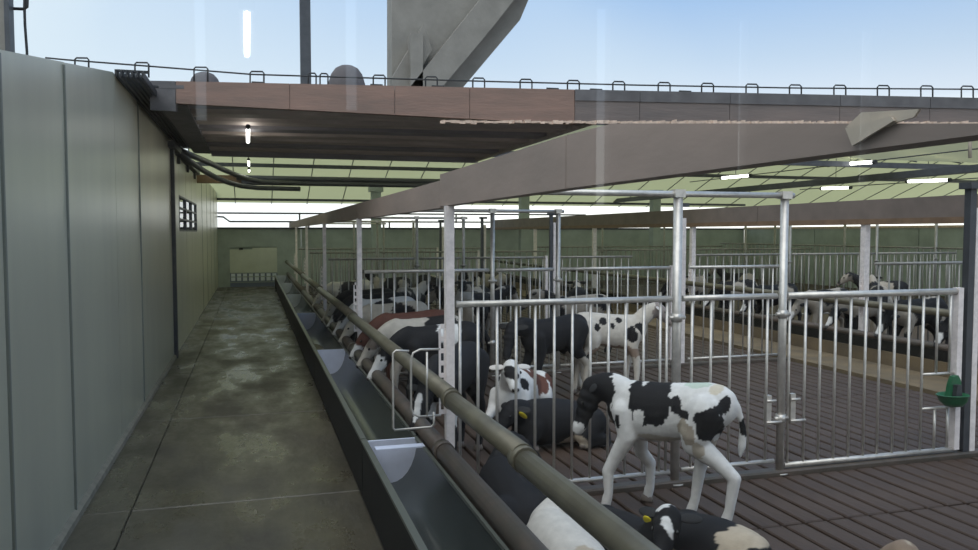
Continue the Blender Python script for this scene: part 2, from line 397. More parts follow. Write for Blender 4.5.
for i, (a, b) in enumerate(zip(cuts, cuts[1:])):
    T = lambda p: fz(p, 1); B = lambda p: min(103 + (p - 170) * .0525, 124.3)
    if i == 0: fboard(a, b - .5, T(a), T(b), B(a) + 8, B(b) + 8, M_fasciadk, 'fascia_board')
    elif b <= 575: fboard(a, b - .5, T(a), T(b), B(a), B(b), M_fascia, 'fascia_board')
    else:  # reflected fence and soil, built as dark cap and grey boards
        fboard(a, b - .5, T(a), T(b), T(a) + 11, T(b) + 11, M_fasciadk, 'fence_reflection', .08, .012)
        fboard(a, b - .5, T(a) + 11, T(b) + 11, B(a), B(b), M_fascia2, 'fascia_board')
# reflected ground edge, built as a pale crumbling strip along the lower edge
g = MB()
nrm = Vector((-.15, -1, 0)).normalized()
p = 440.0
while p < 985:
    w_ = random.uniform(2.5, 8); h_ = random.uniform(1.0, 2.4) + (.9 if p > 640 else 0); yy = 122.5 + (p - 440) * .004 + random.uniform(-.5, .5)
    o_ = random.uniform(.02, .06)
    q4 = [fpoint(p, yy + h_ * .6), fpoint(p + w_, yy + h_ * random.uniform(.4, .9)), fpoint(p + w_, yy - h_), fpoint(p, yy - h_ * random.uniform(.6, 1))]
    fr = [a_ + nrm * o_ for a_ in q4]; bk = [a_ - nrm * .02 for a_ in q4]
    g.add(fr + bk, [(0, 1, 2, 3), (7, 6, 5, 4), (0, 4, 5, 1), (1, 5, 6, 2), (2, 6, 7, 3), (3, 7, 4, 0)]); p += w_
tag(g.build('ground_reflection', M_lip, tr), kind='stuff')

# window the scene is seen through, and the viewing room behind it
WY = .55
wf = struct('wall_front')
rx0, rx1, rz1 = -1.1, 4.7, 3.05
ox0, ox1, oz0, oz1 = -.95, 3.4, .85, 2.85
MB().box((rx0, WY - .06, -.3), (rx1, WY + .06, oz0)).build('wall_panel', M_room, wf)
MB().box((rx0, WY - .06, oz1), (rx1, WY + .06, rz1)).build('wall_panel', M_room, wf)
MB().box((rx0, WY - .06, oz0), (ox0, WY + .06, oz1)).build('wall_panel', M_room, wf)
MB().box((ox1, WY - .06, oz0), (rx1, WY + .06, oz1)).build('wall_panel', M_room, wf)
w1 = struct('window_1', (ox0, WY, oz0))
MB().add([(ox0, WY, oz0), (ox1, WY, oz0), (ox1, WY, oz1), (ox0, WY, oz1)], [(0, 1, 2, 3)]).build('pane', M_glass, w1)
for a, b in (((ox0, oz0), (ox1, oz0 + .05)), ((ox0, oz1 - .05), (ox1, oz1)), ((ox0, oz0), (ox0 + .05, oz1)), ((ox1 - .05, oz0), (ox1, oz1))):
    MB().box((a[0], WY - .04, a[1]), (b[0], WY + .04, b[1])).build('window_frame', M_frame, w1)
ro = struct('wall_rear')
YB = -3.0
slits = []  # added slits, out of direct view, shaped to reflect as pale streaks
for px, w, pb in ((604, .085, 205), (744, .06, 170), (867, .075, 190), (200, .05, 120), (352, .06, 110)):
    q = onY(px, 60, 2 * WY - YB); slits.append((q.x - w / 2, q.x + w / 2, max(.9, onY(px, pb, 2 * WY - YB).z)))
slits.sort(); xp = rx0
for a, b, zb in slits:
    MB().box((xp, YB - .08, 0), (a, YB, rz1)).build('wall_panel', M_room, ro)
    MB().box((a, YB - .08, 0), (b, YB, zb)).build('wall_panel', M_room, ro); xp = b
MB().box((xp, YB - .08, 0), (rx1, YB, rz1)).build('wall_panel', M_room, ro)
rs = struct('wall_room_sides')
MB().box((rx0 - .08, YB - .08, 0), (rx0, WY, rz1)).build('wall_panel', M_room, rs)
MB().box((rx1, YB - .08, 0), (rx1 + .08, WY, rz1)).build('wall_panel', M_room, rs)
MB().box((rx0 - .08, YB - .08, rz1), (rx1 + .08, WY + .06, rz1 + .08)).build('ceiling_panel', M_room, struct('ceiling'))
MB().box((rx0 - .08, YB - .08, -.3), (rx1 + .08, WY - .06, 0)).build('floor_panel', M_room, struct('floor'))
t = thing('tube_lamp', (.0, -2.1, 2.62), 'white tube lamp hanging in the viewing room behind the window', 'lamp')
qa, qb = onZ(247, 14, 2.62), onZ(247, 55, 2.62)
MB().tube([(qa.x, 2 * WY - qa.y, 2.62), (qb.x, 2 * WY - qb.y, 2.62)], .014, 8).build('tube', M_roomtube, t)
MB().box((qa.x - .03, 2 * WY - qb.y, 2.635), (qa.x + .03, 2 * WY - qa.y, 2.67)).build('housing', M_frame, t)
MB().tube([(qa.x, -2.1, 2.66), (qa.x, -2.1, rz1)], .008, 6).build('hanger', M_frame, t)

for xx in (.6, 2.6):  # added ceiling panels, out of view, lifting the haze in the pane
    t = thing('fill_panel', (xx, -.3, 3.0), '%s added fill lamp, out of view, brightening the viewing room' % ('left' if xx < 1 else 'right'), 'lamp')
    MB().box((xx - .3, -.6, 3.0), (xx + .3, 0, 3.012)).build('diffuser', M_tube, t)
    MB().box((xx - .33, -.63, 3.012), (xx + .33, .03, 3.045)).build('housing', M_frame, t)

# ================================================================ THINGS OF THE BUILDING
# long beams over the pen fronts
b1 = thing('beam', (1.21, 1.1, 1.97), 'long brown beam over the posts beside the feed trough', 'beam')
up_ = [onX(p, 123.5, 1.21) for p in (612, 700, 800, 900, 985)]  # near end cut low where a reflection covers the beam
MB().prism([(1.06, 1.970), (3.0, 1.978), (3.0, 2.19)] + [(v.y, v.z) for v in up_], 'x', 1.21, 1.29).build('beam_segment', M_beam, b1)
for a, b in zip([3.0, 5.25, 9.7, 14.5, 19.3], [5.25, 9.7, 14.5, 19.3, YE - .02]):
    dz = .0 if b < 6 else -.02
    MB().box((1.21, a + .006, 1.978 + dz * .5), (1.29, b - .006, 2.19 + dz * 2)).build('beam_segment', M_beam, b1)
b2 = thing('beam', (8.4, 4, 1.98), 'brown beam over the pen row beyond the tan alley', 'beam')
for a, b in zip([3.0, 7.6, 12, 16.5, 21], [7.6, 12, 16.5, 21, YE - .02]):
    MB().box((8.4, a + .006, 2.0), (8.6, b - .006, 2.27)).build('beam_segment', M_beam2, b2)
    MB().box((8.38, a + .006, 1.92), (8.44, b - .006, 2.0)).build('beam_plank', M_orange, b2)
t = thing('beam', (XW, 18, 2.8), 'brown cross beam spanning the aisle above the far windows', 'beam')
MB().box((XW, 18.0, 2.86), (1.35, 18.2, 3.03)).build('beam_body', M_orange, t)
MB().tube([(-.3, 17.95, 2.98), (5.5, 17.95, 2.98)], .055, 8).build('conduit', M_hose, t)
MB().tube([(-.2, 17.95, 2.88), (5.5, 17.95, 2.88)], .055, 8).build('conduit', M_hose, t)
MB().box((1.35, 18.0, 2.86), (5.6, 18.2, 3.03)).build('beam_body', M_steeldark, t)
t = tag(MB().box((13.2, 8, 2.96), (13.4, YE - .02, 3.1)).build('beam', M_steeldark), 'dark roof beam above the far right pens', 'beam')

# swooping hoses from the wall to the cross beam
for k, (lab, pts) in enumerate((('upper grey hose swooping from wall to cross beam', [(176, 149, 13), (198, 158, 14.5), (210,163,15.3), (222, 169, 16), (235,174.5,16.7), (247, 179, 17.2), (262,182,17.6), (300, 183.5, 17.82)]),
                                ('lower grey hose swooping from wall to cross beam', [(178, 153, 13), (194, 164, 14.5), (204,171,15.3), (216, 177.5, 16), (228,182.5,16.7), (241, 186, 17.2), (258,188,17.6), (300, 189, 17.82)]))):
    tag(MB().tube([onY(*p) for p in pts], .05, 10).build('hose', M_hose), lab, 'hose', 'hoses under the loft')

# concrete columns at the end opening
for px, lab in ((376, 'grey column in front of the end wall, left of the square post'), (524, 'grey column by the end wall, between the thin round posts'), (655, 'grey column by the end wall, beside the bright opening')):
    q = onY(px, 220, 26.4)
    t = thing('column', (q.x, 26.4, 0), lab, 'column', 'columns along the end wall')
    MB().bevbox((q.x - .15, 26.25, 0), (q.x + .15, 26.55, 3.15), .02).build('shaft', M_endwall, t)
    MB().box((q.x - .22, 26.2, 3.15), (q.x + .22, 26.6, 3.36)).build('capital', M_endwall, t)
# pipes across the opening
for y, lab in ((213, 'upper thin pipe across the bright end opening'), (221.5, 'lower thin pipe across the bright end opening')):
    z = onY(217, y, YE - .2).z
    t = thing('pipe', (XW, YE - .2, z), lab, 'pipe', 'pipes across the end opening')
    pts = [(XW + .02, YE - .2, z), (12, YE - .2, z + .02)] if y < 215 else [(XW + .02, YE - .2, z + .16), (XW + .2, YE - .2, z + .15), (XW + .4, YE - .2, z), (12, YE - .2, z + .02)]
    MB().tube(pts, .03, 6).build('pipe_run', M_cable, t)
    for xx in (1.55, 4.3, 7.0):
        if y < 215: MB().tube([(xx, YE - .2, z - .3), (xx, YE - .2, z)], .03, 6).build('bracket', M_cable, t)
        else: MB().tube([(xx + .3, YE - .2, 1.98), (xx + .3, YE - .2, z)], .03, 6).build('bracket', M_cable, t)

# tube lamps
def lamp(name, a, b, lab, rod=None, group='tube lamps under the roof', r=.035):
    c = (Vector(a) + Vector(b)) / 2
    t = thing(name, c, lab, 'lamp', group)
    MB().tube([a, b], r, 8).build('tube', M_tube, t)
    d = (Vector(b) - Vector(a)).normalized() * .05
    MB().tube([Vector(a) - d, Vector(a) + d * .3], r * 1.3, 8).build('end_cap', M_cable, t); MB().tube([Vector(b) - d * .3, Vector(b) + d], r * 1.3, 8).build('end_cap', M_cable, t)
    if rod: MB().tube([c, (c.x, c.y, rod)], .008, 6).build('hanger', M_cable, t)
q0, q1 = onZ(248, 127, 3.0), onZ(248, 142, 3.0)
lamp('tube_lamp', q0, q1, 'white tube lamp fixed under the loft boards above the aisle', 3.09, 'tube lamps above the aisle', .022)
for k, (ya, yb2) in enumerate(((14.9, 16.2), (17.0, 17.8))):
    lamp('tube_lamp', (-.04, ya, 3.1), (-.04, yb2, 3.1), 'tube lamp above the aisle %s' % ('just beyond the loft edge' if k == 0 else 'against the cross beam'), 3.6 if k == 0 else 3.9, 'tube lamps above the aisle', .02)
def lampX(px0_, px1_, X, py0, py1, lab, rod):
    a = onX(px0_, py0, X); b = onX(px1_, py1, X); lamp('tube_lamp', a, b, lab, rod)
lampX(829, 874, 12.0, 165, 162, 'long lit tube lamp nearest under the right roof', 3.5)
lampX(722, 750, 12.0, 178, 175.5, 'short lit tube lamp left of the others under the roof', 4.3)
lampX(822, 850, 15.0, 188.5, 187.5, 'faint lit tube lamp low above the far beam', 4.0)
lampX(908, 949, 15.0, 181.5, 180, 'lit tube lamp right, below the longest one', 3.6)
a, b = onX(690, 182, 12.0), onX(1010, 145, 12.0)
tag(MB().tube([a, b], .012, 6).build('lamp_conduit', M_cable), 'black conduit carrying the nearer roof lamps', 'conduit')
a, b = onX(800, 189.5, 15.0), onX(1010, 176, 15.0)
tag(MB().tube([a, b], .012, 6).build('lamp_conduit', M_cable), 'black conduit carrying the lower roof lamps', 'conduit')

# reflected wire rail with hoops, built solid on the loft edge
t = thing('reflected_rail', (FA.x, FA.y, 3.25), 'reflected thin dark wire rail with square hoops, built along the loft edge', 'railing')
wire = [fpoint(p, y) for p, y in ((40, 55), (60, 57), (150, 64), (250, 72), (380, 76), (500, 79.5), (640, 83), (800, 86), (1000, 87.5))]
wire = [w + Vector((.02, .12, 0)) for w in wire]
MB().tube(wire, .0085, 6).build('wire', M_cable, t)
hp = [77, 138, 198, 255, 311, 323, 379, 432, 480, 528, 576, 622, 668, 712, 757, 801, 846, 890, 934, 975]
def wy_at(px):
    P = ((0, 52), (60, 57), (150, 64), (250, 72), (380, 76), (500, 79.5), (640, 83), (800, 86), (1000, 87.5))
    for (x0, y0), (x1, y1) in zip(P, P[1:]):
        if x0 <= px <= x1: return y0 + (y1 - y0) * (px - x0) / (x1 - x0)
for i, p in enumerate(hp):
    hw = 7 if p < 300 else 6
    if p in (311, 323): hw = 4
    w = wy_at(p); base = fz(p, 1) + 4 if p > 150 else w + 12
    pts = [fpoint(p - hw, base), fpoint(p - hw, w - 1.5), fpoint(p - hw + 1.5, w - 3.2), fpoint(p + hw - 1.5, w - 3), fpoint(p + hw, w - 1.2), fpoint(p + hw, base)]
    MB().tube([q + Vector((.02, .12, 0)) for q in pts], .0085, 6).build('hoop', M_cable, t)
# slim pieces lying between hoops
g = MB()
for p in (258, 378, 440, 556, 600, 690):
    a, b = fpoint(p - 6, fz(p, 1) - 2.5), fpoint(p + 6, fz(p, 1) - 2)
    MB().tube([a + Vector((0, .1, -.03)), a + Vector((0, .1, 0)), b + Vector((0, .1, 0)), b + Vector((0, .1, -.03))], .009, 5).build('low_hoop', M_cable, t)

# reflected post and column built solid on the loft, domes for reflected heads
yb_ = 9.6
def onloft(px, Y): return onY(px, 85, Y).x
x0, x1 = onY(300, 40, yb_).x, onY(310.5, 40, yb_).x
t = thing('steel_post', ((x0 + x1) / 2, yb_, 3.26), 'reflected dark steel post, built on the loft against the sky', 'post')
MB().box((x0, yb_ - .05, 3.26), (x1, yb_ + .05, 6.2)).build('post_shaft', M_steeldark, t)
MB().box((x0 - .05, yb_ - .1, 3.26), (x1 + .05, yb_ + .1, 3.3)).build('base_plate', M_steeldark, t)
yc = 10.2
P = lambda px, py, Y=yc: onY(px, py, Y)
t = thing('concrete_column', (P(425, 88).x, yc, 3.26), 'reflected grey concrete column with a diagonal brace, built on the loft', 'column')
def lineX(pts, y0, y1, m, name):
    MB().prism([(P(*p, y0).x, P(*p, y0).z) for p in pts], 'y', y0, y1).build(name, m, t)
lineX([(392, 97), (455, 97), (520, 20), (545, -40), (392, -40)], yc + .3, yc + .7, M_concrete, 'shaft')
lineX([(392, 78), (394, 97), (404, 97), (432, 50), (424, 24)], yc + .1, yc + .29, M_concrete, 'left_brace')
lineX([(411, 97), (423, 97), (423, 33), (411, 33)], yc - .02, yc + .2, M_concrete, 'shadow_slab')  # shadow rectangle on the column, built as a slab
lineX([(402, 97), (434, 97), (492, 28), (545, -40), (512, -40)], yc - .02, yc + .28, M_concrete, 'diagonal_brace')
for px, w, h, lab in ((347, 17, 65, 'larger grey dome for a reflected head, built on the loft edge'), (205, 13, 72, 'smaller grey dome for a reflected head, built at the left end of the loft')):
    Yd = fpoint(px, 90).y + .45
    c = onY(px, 88, Yd); r = w / F * Yd * 1.05; topz_ = onY(px, h, Yd).z
    t = thing('reflected_head', (c.x, Yd, 3.26), lab, 'reflection')
    g = MB(); vs = []; N = 16
    prof = [(1.05, 0), (1.06, .12), (1.0, .4), (.86, .68), (.62, .88), (.33, .97), (.05, 1.0)]
    hh = topz_ - 3.26
    for a_, z_ in prof:
        vs += [(c.x + r * a_ * math.cos(2 * math.pi * k / N), Yd + r * a_ * math.sin(2 * math.pi * k / N), 3.26 + hh * z_) for k in range(N)]
    fs = [(j * N + k, j * N + (k + 1) % N, (j + 1) * N + (k + 1) % N, (j + 1) * N + k) for j in range(len(prof) - 1) for k in range(N)] + [tuple(range(N))[::-1], tuple(range((len(prof) - 1) * N, len(prof) * N))]
    g.add(vs, fs, True).build('shell', M_head, t)
    MB().tube([(c.x + r * 1.07 * math.cos(2 * math.pi * k / 20), Yd + r * 1.07 * math.sin(2 * math.pi * k / 20), 3.275) for k in range(21)], .015, 6).build('rim', M_fasciadk, t)
# left post and hanging cable behind the wall
q = onY(3, 30, 8.2)
t = thing('concrete_column', (q.x, 8.2, 0), 'grey post at the left edge rising behind the wall', 'column')
MB().box((q.x - .1, 8.1, 0), (q.x + .045, 8.3, 6.2)).build('shaft', M_concrete, t)
MB().box((q.x + .05, 8.05, 0), (q.x + .09, 8.2, 6.2)).build('flange', M_steeldark, t)
t = thing('hanging_cable', (onY(25, 60, 8.2).x, 8.2, 3.0), 'dark cable with a hook beside the left post', 'cable')
MB().tube([onY(27, 80, 8.2), onY(27, 52, 8.2), onY(25, 25, 8.2), onY(24.5, 8, 8.2), onY(25, -30, 8.2)], .012, 6).build('cable_run', M_cable, t)
MB().tube([onY(9, 8.5, 8.2), onY(24, 9, 8.2), onY(27, 7, 8.2), onY(27.5, -8, 8.2)], .014, 6).build('hook', M_cable, t)

# pale window reflection, built as a folded sheet on the near beam
t = thing('pale_shape', onX(872, 128, 1.2), 'pale reflection built as a folded sheet on the near end of the long beam', 'sheet')
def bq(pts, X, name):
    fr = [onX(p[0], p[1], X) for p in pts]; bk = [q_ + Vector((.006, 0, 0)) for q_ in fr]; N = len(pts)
    MB().add(fr + bk, [tuple(range(N)), tuple(range(N, 2 * N))[::-1]] + [(i, i + N, (i + 1) % N + N, (i + 1) % N) for i in range(N)]).build(name, M_pale, t)
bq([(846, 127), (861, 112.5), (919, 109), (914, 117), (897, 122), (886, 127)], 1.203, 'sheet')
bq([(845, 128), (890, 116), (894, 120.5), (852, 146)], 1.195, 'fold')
# cable on the loft right: faded bracket
tag(MB().tube([fpoint(970, 158) , fpoint(970, 135), fpoint(973, 133), fpoint(990, 132.5), fpoint(990, 124)], .02, 6).build('bracket', M_pale), 'pale bent bracket under the right end of the loft', 'bracket')

# ================================================================ TROUGHS, CURB, FEED RAIL
TY = [.75, 5.42, 9.85, 14.5, 19.0, 23.4, 27.6]
for k, (a, b) in enumerate(zip(TY, TY[1:])):
    t = thing('feed_trough', (.9, a, 0), '%s long half-round feed trough counted from the window' % ORD[k], 'trough', 'feed troughs along the aisle')
    N = 14; prof = []
    for i in range(N + 1):
        an = math.pi * i / N
        prof.append((.893 - .180 * math.cos(an) , .385 - .30 * math.sin(an)))
    vs = [(x, a + .01, z) for x, z in prof] + [(x, b - .01, z) for x, z in prof]
    g = MB().add(vs, [(i, i + 1, N + 2 + i, N + 1 + i) for i in range(N)], True); g.build('basin', M_basin, t)
    MB().prism([(.70, .0), (.712, .0), (.712, .385), (.70, .385)], 'y', a + .012, b - .012).build('outer_board', M_troughout, t)
    MB().box((.690, a + .01, .378), (.728, b - .01, .396)).build('rim', M_rim, t)
    MB().box((1.06, a + .01, .372), (1.078, b - .01, .392)).build('inner_rim', M_rim, t)
    for yy in (a + .5, (a + b) / 2, b - .5): MB().box((.72, yy - .03, 0), (1.05, yy + .03, .075)).build('foot', M_troughout, t)
    pp = [(x, z) for x, z in prof]
    MB().prism(pp, 'y', b - .035, b - .015).build('end_plate', M_plate, t)
    if k == 1:
        pass
    if k == 2:
        MB().ell((.90, 11.6, .10), (.10, .9, .035), None, 12, 6).build('glint', M_glint, t)  # pale reflection in the trough, built as a flat mound
    if k == 0: MB().box((.75, b - .30, .386), (1.075, b - .22, .396)).build('tie_strap', M_plate, t)
CU = thing('feed_curb', (1.13, .8, 0), 'round brown curb pipe along the pen side of the troughs', 'curb')
cy = [.75, 4.88, 9.6, 14.4, 19.2, YE - .1]
for a, b in zip(cy, cy[1:]):
    MB().tube([(1.145, a, .42), (1.145, b, .42)], .058, 14).build('curb_pipe', M_curb, CU)
    if b < 20: MB().tube([(1.145, b - .045, .42), (1.145, b + .045, .42)], .066, 14).build('coupling', M_curb, CU)
    MB().box((1.115, a, 0), (1.17, b, .40)).build('curb_wall', M_curb, CU)
FR = thing('feed_rail', (1.12, .8, .83), 'thick round feed rail running above the trough on the near posts', 'rail')
fy_ = [.75, 3.25, 4.55, 9.4, 14.2, 19.0, YE - .1]
for a, b in zip(fy_, fy_[1:]):
    MB().tube([(1.115, a, .835), (1.115, b, .815)], .052, 14).build('rail_pipe', M_pipe, FR)
    MB().tube([(1.115, b - .04, .82), (1.115, b + .04, .82)], .060, 14).build('coupling', M_pipe, FR)
for y in ROWS: MB().box((1.11, y - .02, .80), (1.2, y + .02, .84)).build('rail_bracket', M_steel, FR)
tag(MB().tube([(8.33, 3, .80), (8.33, YE - .1, .80)], .05, 10).build('feed_rail', M_pipe), 'feed rail along the pens beyond the tan alley', 'rail')
t = thing('feed_curb', (8.3, 3, 0), 'low dark curb in front of the pens beyond the tan alley', 'curb')
MB().box((8.2, 3, 0), (8.34, YE - .1, .20)).build('curb_foot', M_tan, t); MB().box((8.22, 3, .2), (8.34, YE - .1, .34)).build('curb_wall', M_troughout, t); MB().tube([(8.27, 3, .37), (8.27, YE - .1, .37)], .05, 8).build('curb_pipe', M_curb, t)

# ================================================================ POSTS
def square_post(x, y, z1, w, lab, group, slots=True, m=M_post):
    t = thing('square_post', (x, y, 0), lab, 'post', group)
    MB().box((x - w / 2, y - w / 2, 0), (x + w / 2, y + w / 2, z1)).build('post_shaft', m, t)
    MB().box((x - w, y - w, 0), (x + w, y + w, .015)).build('base_plate', m, t)
    if slots:
        g = MB(); z0, z_1 = .62, 1.18
        g.box((x - w / 2 - .045, y - .012, z0), (x - w / 2 - .032, y - .002, z_1)); g.box((x - w / 2 - .012, y - .012, z0), (x - w / 2, y - .002, z_1))
        for i in range(8):
            z = z0 + i * .08; g.box((x - w / 2 - .032, y - .012, z), (x - w / 2 - .012, y - .002, z + .03))
        g.build('slotted_strip', m, t)
    return t
where = ['square galvanised post in front, where the wire rack hangs', 'square post at the second cross fence beside the trough', 'square post at the third cross fence beside the trough', 'square post at the fourth cross fence beside the trough', 'farthest square post beside the trough']
for i, y in enumerate(ROWS): square_post(1.225, y + .0, 1.975, .056, where[i], 'posts along the trough')
for i, y in enumerate((5.0, 9.5, 14.2, 19, 23.5)):
    square_post(8.45, y, 1.985, .09, '%s square post along the pens beyond the alley' % ORD[i], 'posts beyond the alley', i < 3)
def round_post(x, y, z1, r, lab, group):
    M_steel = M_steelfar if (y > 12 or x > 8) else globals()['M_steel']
    t = thing('round_post', (x, y, 0), lab, 'post', group)
    MB().tube([(x, y, 0), (x, y, z1)], r, 12).build('post_shaft', M_steel, t)
    MB().tube([(x, y, 0), (x, y, .012)], r * 2, 12).build('base_plate', M_steel, t)
    for z in (.42, 1.2):
        MB().tube([(x - r - .03, y - .005, z), (x + r + .03, y - .005, z)], .014, 8).build('hinge_pin', M_steel, t)
        MB().tube([(x, y, z - .03), (x, y, z + .03)], r * 1.2, 12).build('hinge_collar', M_steel, t)
    return t
for i, y in enumerate(ROWS):
    o = ORD[i]
    round_post(2.885, y, 2.06, .033 if i == 0 else .028, 'round post left of the narrow gate in the %s cross fence' % o, 'gate posts')
    round_post(3.765, y, 2.06, .03, 'round post right of the narrow gate in the %s cross fence' % o, 'gate posts')
    t = thing('top_rail', (1.24, y, 2.1), 'horizontal tube joining the post tops above the %s cross fence' % o, 'rail', 'top rails over the cross fences')
    MB().tube([(1.43, y, 2.075), (3.84, y, 2.075)], .022, 10).build('rail_tube', M_steel, t)
    for x in (2.885, 3.765): MB().box((x - .04, y - .035, 2.05), (x + .04, y + .035, 2.105)).build('clamp', M_steel, t)
    # heavy post right of the wide gate
    t = thing('steel_post', (5.52, y, 0), 'dark steel post right of the wide gate in the %s cross fence' % o, 'post', 'dark gate end posts')
    MB().box((5.47, y - .03, 0), (5.53, y + .03, 2.15)).build('post_shaft', M_steeldark, t)
    MB().box((5.545, y - .02, 0), (5.60, y + .02, 2.0)).build('side_plate', M_post, t)
    MB().box((5.44, y - .06, 2.15), (5.62, y + .06, 2.2)).build('head_plate', M_steeldark, t)

# ================================================================ FENCE PANELS
def fence(x0, x1, y, z0, z1, xs, lab, group, name='fence_panel', rail=.022, bar=.0105, plate=False, cat='fence', hole=None, rz=0, m=M_steel):
    L = x1 - x0
    t = thing(name, (x0, y, 0), lab, cat, group, rz)
    inst('top_rail', cached(('rail', round(L, 3), rail, m.name), lambda: MB().tube([(0, 0, 0), (L, 0, 0)], rail, 10).mesh('top_rail', m)), t, (0, 0, z1))
    inst('bottom_rail', cached(('brail', round(L, 3), rail, m.name), lambda: MB().tube([(0, 0, 0), (L, 0, 0)], rail * .8, 8).mesh('bottom_rail', m)), t, (0, 0, z0))
    h = z1 - z0
    bm_ = cached(('bar', round(h, 3), bar, m.name), lambda: MB().tube([(0, 0, 0), (0, 0, h)], bar, 8).mesh('bar', m))
    for x in xs:
        if hole and x - x0 > hole[0]:
            for a, b in ((z0, hole[1]), (hole[2], z1)):
                MBb = MB().tube([(0, 0, 0), (0, 0, b - a)], bar, 8).mesh('bar', m); inst('bar', MBb, t, (x - x0, 0, a))
        else: inst('bar', bm_, t, (x - x0, 0, z0))
    if hole:
        for z in hole[1:]: inst('cross_bar', MB().tube([(hole[0], 0, 0), (L, 0, 0)], bar * 1.1, 8).mesh('cross_bar', m), t, (0, 0, z))
    if plate: inst('end_plate', MB().box((L - .03, -.03, z0), (L + .02, .03, z1 + .03)).mesh('end_plate', M_post), t)
    return t
def xs_px(lst, Y): return [onY(p, 400, Y).x for p in lst]
grpF = 'fence panels of the near pens'
Y1 = 5.05
fence(1.27, 2.84, Y1, .09, 1.335, xs_px([460, 478, 497, 516, 535, 554, 572, 590, 608, 625, 643, 659.5, 666], Y1), 'front fence panel of galvanised bars behind the standing calf', grpF)
g1 = fence(2.93, 3.71, Y1, .10, 1.335, xs_px([691, 710, 729, 748, 766], Y1), 'narrow front gate of five bars between two round posts', grpF, 'gate', cat='gate')
g2 = fence(3.80, 5.41, Y1, .06, 1.335, xs_px([788, 804, 819, 834, 849, 864, 878, 893, 907, 921, 935, 948], Y1), 'wide front gate holding the green drinking bowl', grpF, 'gate', cat='gate', plate=True, hole=(onY(921, 400, Y1).x - 3.80, .405, .68), rail=.026)
for gg, x in ((g1, .72), (g2, .06), (g1, .05)):     # latches
    MBm = MB().box((-.02, -.02, 0), (.02, .02, .22)).tube([(-.03, -.03, .02), (.1, -.03, .02)], .011, 6).tube([(-.03, -.03, .18), (.05, -.03, .18)], .011, 6)
    inst('latch', MBm.mesh('latch', M_steel), gg, (x, 0, .38))
def even(a, b, n): return [a + (b - a) * (i + .5) / n for i in range(n)]
fence(5.66, 7.22, Y1, .09, 1.335, even(5.66, 7.22, 10), 'front fence panel at the right edge beyond the dark post', grpF)
for i, y in list(enumerate(ROWS))[1:]:
    o = ORD[i]; bar = .0105 if i < 3 else .013
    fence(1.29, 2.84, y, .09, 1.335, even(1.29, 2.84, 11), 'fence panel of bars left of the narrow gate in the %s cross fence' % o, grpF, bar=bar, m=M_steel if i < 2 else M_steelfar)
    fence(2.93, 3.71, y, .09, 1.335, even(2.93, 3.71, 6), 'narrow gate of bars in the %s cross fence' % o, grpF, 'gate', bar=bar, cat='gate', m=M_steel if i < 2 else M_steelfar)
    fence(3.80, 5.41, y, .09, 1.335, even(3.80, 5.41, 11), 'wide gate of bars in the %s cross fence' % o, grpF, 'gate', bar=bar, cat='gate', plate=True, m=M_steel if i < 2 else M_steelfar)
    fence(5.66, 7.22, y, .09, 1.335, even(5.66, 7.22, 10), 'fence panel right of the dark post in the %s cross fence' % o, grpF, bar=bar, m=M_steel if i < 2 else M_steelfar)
grpB = 'fence panels beyond the tan alley'
for i, y in enumerate((9.4, 14.2, 19.0, 23.5)):
    for k, (a, b) in enumerate(((8.52, 10.7), (10.76, 12.9), (12.96, 15.1))):
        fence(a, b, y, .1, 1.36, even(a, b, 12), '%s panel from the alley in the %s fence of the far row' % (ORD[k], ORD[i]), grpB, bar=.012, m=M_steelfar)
        if k: round_post(a - .03, y, 2.0, .03, 'round post left of the %s panel in the %s far fence' % (ORD[k], ORD[i]), 'posts of the far row')
# fence along the outer side of the far row
for k, (a, b) in enumerate(zip((6, 9.0, 12.0, 15, 18, 21), (9.0, 12.0, 15, 18, 21, 24))):
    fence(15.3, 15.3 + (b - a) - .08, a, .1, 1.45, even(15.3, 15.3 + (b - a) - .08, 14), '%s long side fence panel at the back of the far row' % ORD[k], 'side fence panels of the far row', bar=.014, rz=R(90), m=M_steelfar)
    round_post(15.3, a - .04, 2.05, .035, '%s round post of the back side fence' % ORD[k], 'posts of the back side fence')
# concrete lip under the front fence
tag(MB().bevbox((1.24, 5.0, -.1), (7.25, 5.1, .035), .012).build('fence_sill', M_curb), 'low brown concrete sill under the front fence', 'sill')
for i, y in list(enumerate(ROWS))[1:]:
    tag(MB().bevbox((1.24, y - .05, -.1), (7.25, y + .05, .04), .012).build('fence_sill', M_curb), 'low brown sill under the %s cross fence' % ORD[i], 'sill', 'sills under the rear fences')

# wire rack hung on the front post
t = thing('wire_rack', (1.12, 5.0, .5), 'bent wire rack hung beside the front square post', 'rack')
yq = 4.98
def wirepx(pts, name): MB().tube([onY(*p, yq) for p in pts], .0075, 7).build(name, M_steel, t)
wirepx([(409, 351), (396, 350.5), (393, 353), (393, 428), (395, 430), (431, 427), (434, 424), (434, 412)], 'outer_loop')
wirepx([(440, 349), (420, 349.5), (413, 353), (411, 360), (411, 408), (413, 414), (419, 416.5), (441, 415)], 'inner_loop')
wirepx([(427, 352), (427, 416)], 'upright_wire')

